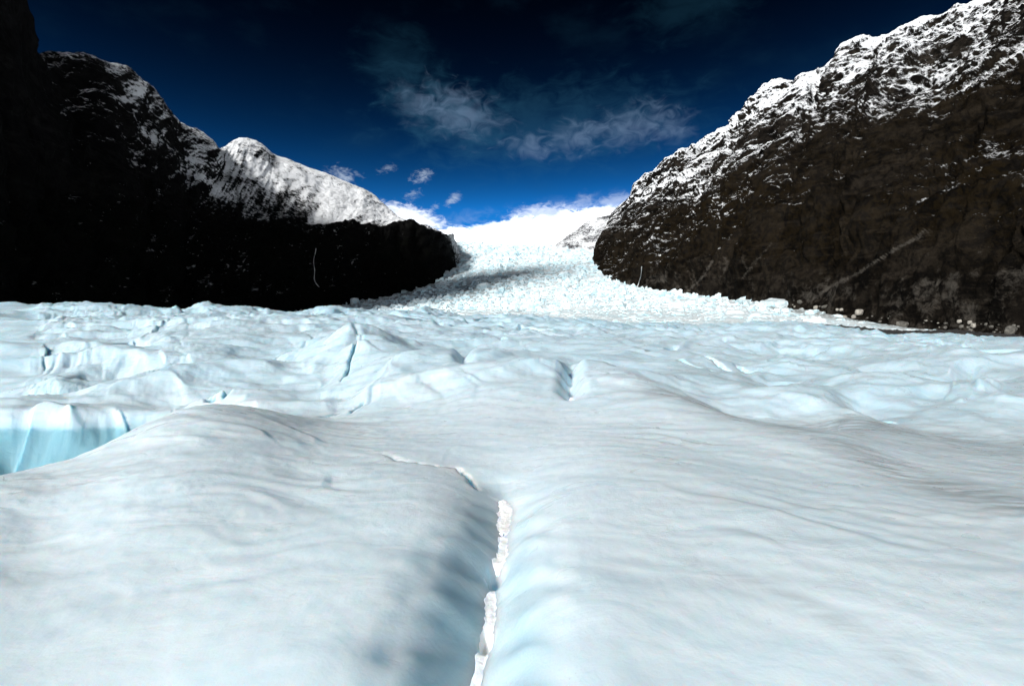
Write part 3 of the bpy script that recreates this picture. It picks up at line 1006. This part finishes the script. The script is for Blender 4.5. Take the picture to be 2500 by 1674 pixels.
colp = np.interp(np.arange(620), np.linspace(0, 619, len(Lcrest)), np.arange(len(Lcrest)))[:, None] * np.ones_like(vv)
nz = Ln2[..., 2]
streak = fbm2(arc * .050 + vv * 4.5, vv * 4.5, 5, 330, 0.62)
patch = fbm3(Lp * 0.012, 5, 340)
upper = (1 - sstep(vv, 1.90, 2.03))
dens = np.interp(colp, [5, 8, 10, 12.5, 14, 15, 18, 25], [-0.2, 0.10, 0.40, 0.46, 0.50, 0.54, 0.62, 0.76])
s_up = dens + 0.75 * (nz - 0.62) + 0.62 * streak + 0.45 * patch - 0.32 * sstep(vv, 1.55, 1.95) * (colp < 17.5)
s_lo = -0.30 + 0.9 * (nz - 0.35) + 0.55 * streak + 0.25 * patch
spur = sstep(colp, 23.2, 23.9)
snowL = s_up * upper + np.maximum(s_lo, 0.55 * spur + 0.3 * streak + 0.3 * patch) * (1 - upper)
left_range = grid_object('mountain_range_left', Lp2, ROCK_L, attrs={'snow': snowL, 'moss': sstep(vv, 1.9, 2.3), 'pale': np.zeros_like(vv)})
tag(left_range, kind='structure')

# ---- right range
Rcrest = PP([(1500, 560, 1480), (1483, 572, 1260), (1474, 578, 1130), (1500, 516, 1140), (1557, 477, 1150), (1587, 431, 1155), (1626, 403, 1160), (1668, 376, 1160), (1718, 352, 1160), (1752, 326, 1160),
             (1802, 313, 1150), (1832, 276, 1140), (1859, 234, 1130), (1882, 214, 1120), (1932, 216, 1110), (1950, 198, 1095), (1998, 186, 1075), (2064, 128, 1040), (2133, 116, 1010),
             (2183, 96, 980), (2278, 64, 940), (2380, 22, 900), (2500, -34, 850), (2800, -160, 720), (3400, -330, 520), W_(860, 120, 420), W_(860, -300, 400)])
Rfoot = PP([(1490, 640, 1450), (1466, 640, 1240), (1452, 640, 1110), (1458, 665, 1060), (1470, 690, 1010), (1488, 708, 965), (1510, 720, 925), (1540, 726, 880), (1580, 732, 830), (1620, 736, 780),
            (1660, 740, 735), (1700, 744, 690), (1740, 748, 645), (1780, 754, 605), (1830, 762, 560), (1880, 770, 520), (1940, 780, 480), (2010, 792, 440), (2080, 804, 405),
            (2150, 815, 375), (2240, 824, 345), (2340, 834, 315), (2460, 846, 285), (2700, 868, 235), (3300, 905, 165), W_(290, 40, -6), W_(300, -300, -8)])
Rc = np.array(Rcrest); Rf = np.array(Rfoot)


def between(f_h, f_z):
    m = Rc.copy()
    m[:, :2] = Rc[:, :2] * (1 - f_h) + Rf[:, :2] * f_h
    m[:, 2] = Rc[:, 2] * (1 - f_z) + Rf[:, 2] * f_z
    return m


rows = [back_of(Rcrest, 420, 120, -330), Rc, between(.36, .33), between(.74, .66), between(.92, .86), Rf]
Rp, Rv = loft(rows, 720, [26, 120, 120, 80, 60])
vv = Rv[None, :] * np.ones((720, 1))
fr = np.interp(vv, [0, 1, 2, 3, 4, 5], [-.3, 0, .33, .66, .86, 1.0])
Rn = grid_normals(Rp)
if Rn[400, 150, 0] > 0:
    Rn = -Rn
arc = np.cumsum(np.r_[0, np.linalg.norm(np.diff(Rp[:, 200], axis=0), axis=1)])[:, None] * np.ones_like(vv)
colr = np.interp(np.arange(720), np.linspace(0, 719, len(Rcrest)), np.arange(len(Rcrest)))[:, None] * np.ones_like(vv)
warp = 40 * perlin2(arc * .01, fr * 4, 395) + 12 * perlin2(arc * .04, fr * 12, 396)
gul = fbm2((arc + warp) * .013 + fr * 3.0, fr * 3.2, 5, 400, 0.55, True)
gul2 = fbm2((arc + warp) * .045 + fr * 9.0, fr * 9.0, 4, 405, 0.6, True)
big_n = fbm3(Rp * 0.0055, 7, 410, 0.54, True)
fine_n = fbm3(Rp * 0.05, 4, 420, 0.55)
crest_w = np.exp(-((fr) / 0.07) ** 2)
disp = (20 * gul + 34 * big_n + 6 * gul2 - 6) * (1 - 0.8 * crest_w) + 6.5 * fine_n
disp *= np.where(vv < 1, 0.4, 1) * (1 - 0.65 * sstep(fr, 0.88, 1.0)) * np.interp(colr, [0, 2, 4, 8], [.15, .22, .6, 1.0])
Rp2 = Rp + Rn * disp[..., None]
Rn2 = grid_normals(Rp2)
if Rn2[400, 150, 0] > 0:
    Rn2 = -Rn2
nz = Rn2[..., 2]
streak = fbm2((arc + warp) * .045 + fr * 10.0, fr * 12.0, 5, 430, 0.62)
patch = fbm3(Rp * 0.010, 5, 440)
line = np.interp(colr, [0, 2, 4, 7, 10, 13, 17, 20, 24], [.55, .42, .46, .46, .42, .38, .34, .31, .30])
snowR = 0.46 + 1.05 * (line - fr) + 1.0 * (nz - 0.55) + 0.50 * streak + 0.60 * patch
snowR = np.minimum(snowR, 0.60 + 0.22 * (1 - sstep(fr, 0.05, 0.28)) + 0.9 * (nz - 0.55) + 0.45 * streak + 0.35 * patch)
mossR = sstep(fr, 0.45, 0.7) * (1 - 0.75 * sstep(fr, 0.86, 0.97)) * (0.6 + 0.8 * patch)
# bare pale slabs, scree and the diagonal debris chute
paleR = 0.42 * sstep(fr, 0.78, 0.93) * sstep(streak, -.25, .4) * np.interp(colr, [0, 2, 11, 14, 20], [1.9, 1.9, 1.2, .9, .5])


def chute(pix, wid_, k):
    """pale scar down the slope along photo positions projected on the wall"""
    global paleR
    ppx = 1250 + F * Rp2[..., 0] / Rp2[..., 1]; ppy = HOR - F * (Rp2[..., 2] - EYE) / Rp2[..., 1]
    best = np.full(ppx.shape, 1e9)
    for (x0, y0), (x1, y1) in zip(pix[:-1], pix[1:]):
        L2 = (x1 - x0) ** 2 + (y1 - y0) ** 2
        t = np.clip(((ppx - x0) * (x1 - x0) + (ppy - y0) * (y1 - y0)) / L2, 0, 1)
        best = np.minimum(best, np.hypot(ppx - x0 - t * (x1 - x0), ppy - y0 - t * (y1 - y0)))
    best = best * (1 + 0.9 * fbm3(Rp2 * .03, 3, 470)) + 4 * np.abs(fbm3(Rp2 * .08, 3, 474))
    paleR = np.maximum(paleR, k * np.exp(-(best / wid_) ** 2) * (vv > 1))


chute([(2255, 566), (2215, 592), (2180, 608), (2130, 640), (2100, 662), (2020, 703), (1985, 730)], 7, 0.72)
chute([(1880, 595), (1840, 640), (1810, 680)], 7, 0.5)
chute([(1735, 640), (1718, 672), (1690, 700), (1665, 722)], 6, 0.7)
chute([(2370, 745), (2310, 790), (2280, 812)], 12, 0.5)
scree = sstep(fr, 0.88, 0.97) * sstep(colr, 14, 17) * (0.35 + 0.5 * fbm3(Rp2 * .05, 3, 480))
paleR = np.maximum(paleR, scree)
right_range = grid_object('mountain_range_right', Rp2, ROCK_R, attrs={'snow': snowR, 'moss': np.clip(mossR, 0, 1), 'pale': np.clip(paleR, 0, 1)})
tag(right_range, kind='structure')

# ---- far snowy shoulders above the icefall
def far_hill(name, crest, foot, seed, dens):
    cr_, ft_ = PP(crest), PP(foot)
    p, v = loft([back_of(cr_, 60, 260, -160), cr_, ft_], 200, [10, 90])
    n = grid_normals(p)
    if n[100, 60, 1] > 0:
        n = -n
    vq = v[None] * np.ones((200, 1))
    dsp = 9 * fbm3(p * 0.012, 5, seed, 0.55, True) * (1 - 0.7 * np.exp(-((vq - 1) / .1) ** 2))
    p2 = p + n * dsp[..., None]
    n2 = grid_normals(p2)
    if n2[100, 60, 1] > 0:
        n2 = -n2
    sn_ = dens + 0.6 * (n2[..., 2] - .5) + 0.45 * fbm3(p * 0.02, 4, seed + 9)
    return tag(grid_object(name, p2, ROCK_F, attrs={'snow': sn_, 'moss': np.zeros_like(vq), 'pale': np.zeros_like(vq)}), kind='structure')


far_hill('far_shoulder', [(1330, 622, 1720), (1366, 593, 1740), (1408, 561, 1770), (1444, 537, 1800), (1492, 526, 1820), (1560, 505, 1850), (1700, 470, 1900)],
         [(1320, 632, 1600), (1350, 632, 1590), (1390, 632, 1570), (1425, 634, 1550), (1470, 636, 1520), (1550, 645, 1500), (1700, 660, 1500)], 500, 0.38)
far_hill('far_snow_slope', [(1230, 622, 2500), (1275, 608, 2500), (1307, 582, 2520), (1366, 561, 2560), (1420, 540, 2600), (1500, 516, 2650), (1650, 490, 2700)],
         [(1230, 632, 2250), (1275, 630, 2250), (1300, 630, 2250), (1350, 630, 2250), (1400, 632, 2250), (1500, 640, 2250), (1650, 650, 2250)], 520, 0.85)


# ------------------------------------------------------------------ waterfalls on the cliffs
def surface_at(Pg, px, py, vmin):
    ppx = 1250 + F * Pg[..., 0] / np.maximum(Pg[..., 1], 1); ppy = HOR - F * (Pg[..., 2] - EYE) / np.maximum(Pg[..., 1], 1)
    d2 = (ppx - px) ** 2 + (ppy - py) ** 2 + 1e6 * (Pg[..., 1] < 60)
    d2[:, :vmin] = 1e12
    i = np.unravel_index(np.argmin(d2), d2.shape)
    return i


def ribbon(name, Pg, Ng, pix, wpx, vmin, label):
    dense = []
    for (x0, y0), (x1, y1) in zip(pix[:-1], pix[1:]):
        n = max(2, int(math.hypot(x1 - x0, y1 - y0) / 5))
        for k in range(n):
            dense.append((x0 + (x1 - x0) * k / n, y0 + (y1 - y0) * k / n))
    dense.append(pix[-1])
    ctr = []
    for (x, y) in dense:
        i = surface_at(Pg, x, y, vmin)
        ctr.append(Pg[i] + Ng[i] * 2.0)
    ctr = np.array(ctr)
    for _ in range(2):
        ctr[1:-1] = (ctr[:-2] + ctr[2:] + 2 * ctr[1:-1]) / 4
    out = []
    rr = np.random.default_rng(5)
    for k, c in enumerate(ctr):
        ww = wpx / F * c[1] * (0.6 + 0.8 * rr.random())
        acr = np.array([c[1], -c[0], 0]) / math.hypot(c[0], c[1])
        nrm_ = -np.array([c[0], c[1], 0]) / math.hypot(c[0], c[1])
        out.append([c - acr * ww, c + nrm_ * ww * .5, c + acr * ww, c - nrm_ * 3.0, c - acr * ww])
    o = grid_object(name, np.array(out), WATER)
    return tag(o, label, 'waterfall')


ribbon('waterfall', Lp2, Ln2, [(774, 610), (769, 632), (770, 660), (767, 690), (778, 703)], 0.7, 182, 'thin white waterfall threading down the black left cliff')
ribbon('waterfall', Rp2, Rn2, [(1567, 650), (1565, 675), (1558, 695), (1552, 716)], 0.75, 150, 'thin waterfall down the brown foot of the right mountain')

# ------------------------------------------------------------------ boulders, debris and snow
def boulder_mesh(seed, flat):
    rng = np.random.default_rng(seed)
    nu, nv = 10, 7
    th = np.linspace(0, 2 * math.pi, nu, endpoint=False)
    ph = np.linspace(-.5 * math.pi, .5 * math.pi, nv)
    d = np.stack([np.cos(th)[:, None] * np.cos(ph)[None], np.sin(th)[:, None] * np.cos(ph)[None], np.ones(nu)[:, None] * np.sin(ph)[None]], -1)
    d = np.sign(d) * np.abs(d) ** 0.75
    r = 1 + 0.32 * fbm3(d * 1.3 + seed * 3.1, 3, seed % 7)
    p = d * r[..., None] * np.array([1, .8, flat])
    idx = np.arange(nu * nv).reshape(nu, nv)
    f = []
    for i in range(nu):
        j = (i + 1) % nu
        for k in range(nv - 1):
            f.append((idx[i, k], idx[j, k], idx[j, k + 1], idx[i, k + 1]))
    return p.reshape(-1, 3), np.array(f)


bmeshes = {}
for nm, mt in (('pale', STONE_PALE), ('grey', STONE_GREY)):
    for k in range(5):
        v, f = boulder_mesh(40 + k, .62 + .08 * k)
        o = link_mesh('boulder', v, f.ravel(), 4, mt, smooth=False)
        bmeshes[nm, k] = o.data
        bpy.data.objects.remove(o)


def wall_or_ice(px, py):
    """where the photo position meets the right wall near its foot, or the ice"""
    i = surface_at(Rp2, px, py, 150)
    return Rp2[i]


def put_boulder(px, py, wpx, stone, k, label, group=None, rz=0.0):
    c = wall_or_ice(px, py)
    s = wpx * 0.5 / F * c[1]
    o = bpy.data.objects.new('boulder', bmeshes[stone, k])
    o.location = (c[0] - s * .35, c[1] - s * .2, c[2] - s * .05)
    o.scale = (s, s, s)
    o.rotation_euler = (0.15 * math.sin(k * 2.1), 0.2 * math.cos(k), rz)
    COL.objects.link(o)
    tag(o, label, 'boulder', group)


put_boulder(2206, 792, 30, 'grey', 0, 'big rounded grey boulder above the dirty ice lip', rz=.4)
put_boulder(2098, 763, 22, 'pale', 1, 'pale block, the largest light boulder on the debris slope', rz=.9)
put_boulder(2060, 776, 15, 'pale', 2, 'pale boulder just left of the largest light block', rz=1.9)
put_boulder(2085, 772, 12, 'pale', 3, 'small pale stone touching the foot of the largest light block', rz=.2)
put_boulder(2470, 805, 26, 'grey', 4, 'dark slab-like boulder near the right edge', rz=.5)
brng = np.random.default_rng(77)
for k in range(110):
    px = brng.uniform(1900, 2490)
    py = np.interp(px, [1950, 2150, 2480], [755, 790, 815]) + brng.uniform(-22, 22)
    put_boulder(px, py, 3.0 + 9.0 * brng.random() ** 2, 'pale' if brng.random() < .4 else 'grey', int(brng.integers(5)),
                'small stone scattered on the debris slope below the right mountain', 'stones on the debris slope', brng.uniform(0, 6))

def ice_mound(px, py, Y, wpx, hpx, seed, label):
    rng = np.random.default_rng(seed)
    nu, nv = 36, 16
    th = np.linspace(0, 2 * math.pi, nu + 1)
    ph = np.linspace(0.0, .5 * math.pi, nv)
    x0, y0, z0 = P(px, py, Y)
    a_, h_ = wpx * .5 / F * Y, hpx / F * Y
    pp = np.zeros((nu + 1, nv, 3))
    for i, t_ in enumerate(th):
        for j, p_ in enumerate(ph):
            pp[i, j] = (math.cos(t_) * math.cos(p_) ** .6, 0.6 * math.sin(t_) * math.cos(p_) ** .6, math.sin(p_) ** .8)
    rr = 1 + .28 * fbm3(pp * 1.7 + seed, 4, seed % 9) + .07 * perlin2(np.arctan2(pp[..., 1], pp[..., 0]) * 9, pp[..., 2], seed)
    rr[-1] = rr[0]
    q_ = pp * rr[..., None]
    q_ = np.stack([x0 + q_[..., 0] * a_, y0 + q_[..., 1] * a_, z0 - .5 * h_ + q_[..., 2] * h_ * 1.5], -1)
    o = grid_object('ice_mound', q_, SERAC, attrs={'dirt': np.clip(.30 + .6 * fbm3(q_ * .25, 3, seed), 0, 1), 'clear': np.zeros(q_.shape[:2])})
    return tag(o, label, 'ice mound', 'dirty ice mounds under the right wall')


ice_mound(1895, 752, 500, 120, 22, 3, 'largest grey-streaked ice mound at the foot of the right wall')
ice_mound(1800, 772, 400, 70, 16, 5, 'grey-streaked ice mound left of the largest one')
ice_mound(1990, 788, 330, 60, 14, 8, 'low dirty ice mound where the debris slope begins')
ice_mound(2160, 822, 200, 90, 15, 11, 'long white ice lip in front of the debris slope, behind dark rubble')
ice_mound(2050, 812, 210, 70, 11, 14, 'small white ice lip left of the long one, behind dark rubble')

# dark rubble lying along the glacier edge on the right
dr = np.random.default_rng(5)
dpx = np.linspace(1770, 2900, 260)
dtop = np.interp(dpx, [1770, 1830, 1870, 1900, 1960, 2000, 2060, 2160, 2260, 2330, 2420, 2500, 2900], [813, 809, 805, 808, 806, 804, 808, 818, 821, 818, 826, 832, 850])
rowsD = []
for k, f_ in enumerate(np.linspace(0, 1, 14)):
    Yr = 96 + 22 * f_
    hump = math.sin(math.pi * min(1, f_ * 1.15)) if f_ < .87 else 0
    xx = (dpx - 1250) / F * Yr
    zt = EYE + (HOR - dtop + 13) / F * 104
    zz = zt - 2.4 + 2.4 * hump + 0.55 * fbm2(xx * .9, np.full_like(xx, Yr * .9), 4, 600) - 2.0 * (hump == 0)
    rowsD.append(np.c_[xx, np.full_like(xx, Yr), zz])
rub = grid_object('rubble_strip', np.stack(rowsD, 1), DEBRIS, smooth=False)
tag(rub, kind='stuff', label='dark rubble heaped along the right edge of the glacier', cat='rubble')

# snow lying in the channel
def snow_strip(name, path, widths, label, seed, lift=0.03):
    n = 120
    pc = catmull([(x, y, 0) for x, y in path], n)
    off = np.linspace(-.11, .11, 45)
    fl = np.stack([ground_z(pc[:, 0] + o_, pc[:, 1]) for o_ in off])
    pc[:, 0] += off[np.argmin(fl, 0)]
    for _ in range(6):
        pc[1:-1, 0] = (pc[:-2, 0] + pc[2:, 0] + 2 * pc[1:-1, 0]) / 4
    wv = np.interp(np.linspace(0, 1, n), np.linspace(0, 1, len(widths)), widths)
    tt = np.linspace(0, 1, n)
    wv = wv * (1.1 + .45 * perlin2(tt * 9, tt * 0 + seed, seed) + .35 * perlin2(tt * 25, tt * 0 + seed, seed + 1)) * np.minimum(1, np.minimum(tt, 1 - tt) * 14 + .15)
    tang = np.gradient(pc[:, :2], axis=0)
    tang /= np.linalg.norm(tang, axis=1, keepdims=True)
    nor = np.c_[tang[:, 1], -tang[:, 0]]
    top, m = [], 13
    for j in range(m):
        q_ = -1 + 2 * j / (m - 1)
        xy = pc[:, :2] + nor * (wv * q_)[:, None]
        mid = ground_z(pc[:, 0], pc[:, 1])
        loc = ground_z(xy[:, 0], xy[:, 1])
        z = mid + .45 * lift * np.sqrt(max(0, 1 - abs(q_) ** 3)) + .009 * fbm2(xy[:, 0] * 11, xy[:, 1] * 11, 3, seed)
        z = np.where(abs(q_) > .95, loc - .02, np.maximum(z, loc + .004 * (1 - abs(q_))))
        top.append(np.c_[xy, z])
    o = grid_object(name, np.stack(top, 1), SNOW)
    return tag(o, label, 'snow', 'snow strips in the melt channel')


snow_strip('snow_strip', [(-.082, 5.25), (-.078, 5.0), (-.075, 4.75), (-.070, 4.5)], [.05, .075, .07, .04], 'longest white snow strip at the head of the melt channel', 3, .05)
snow_strip('snow_strip', [(-.072, 4.47), (-.068, 4.35), (-.080, 4.2), (-.095, 4.05), (-.12, 3.9)], [.045, .045, .04, .055, .03], 'ragged snow strip in the middle of the melt channel', 5, .035)
snow_strip('snow_strip', [(-.165, 3.62), (-.16, 3.35), (-.175, 3.1), (-.20, 2.75), (-.23, 2.2)], [.035, .04, .04, .035, .03], 'thin snow strip in the channel nearest the viewer', 9, .025)
snow_strip('snow_strip', [P(1396, 1003, 11.0)[:2], P(1396, 985, 11.8)[:2], P(1396, 965, 12.8)[:2]], [.05, .04, .03], 'short snow strip on the floor of the V notch ahead', 12, .04)
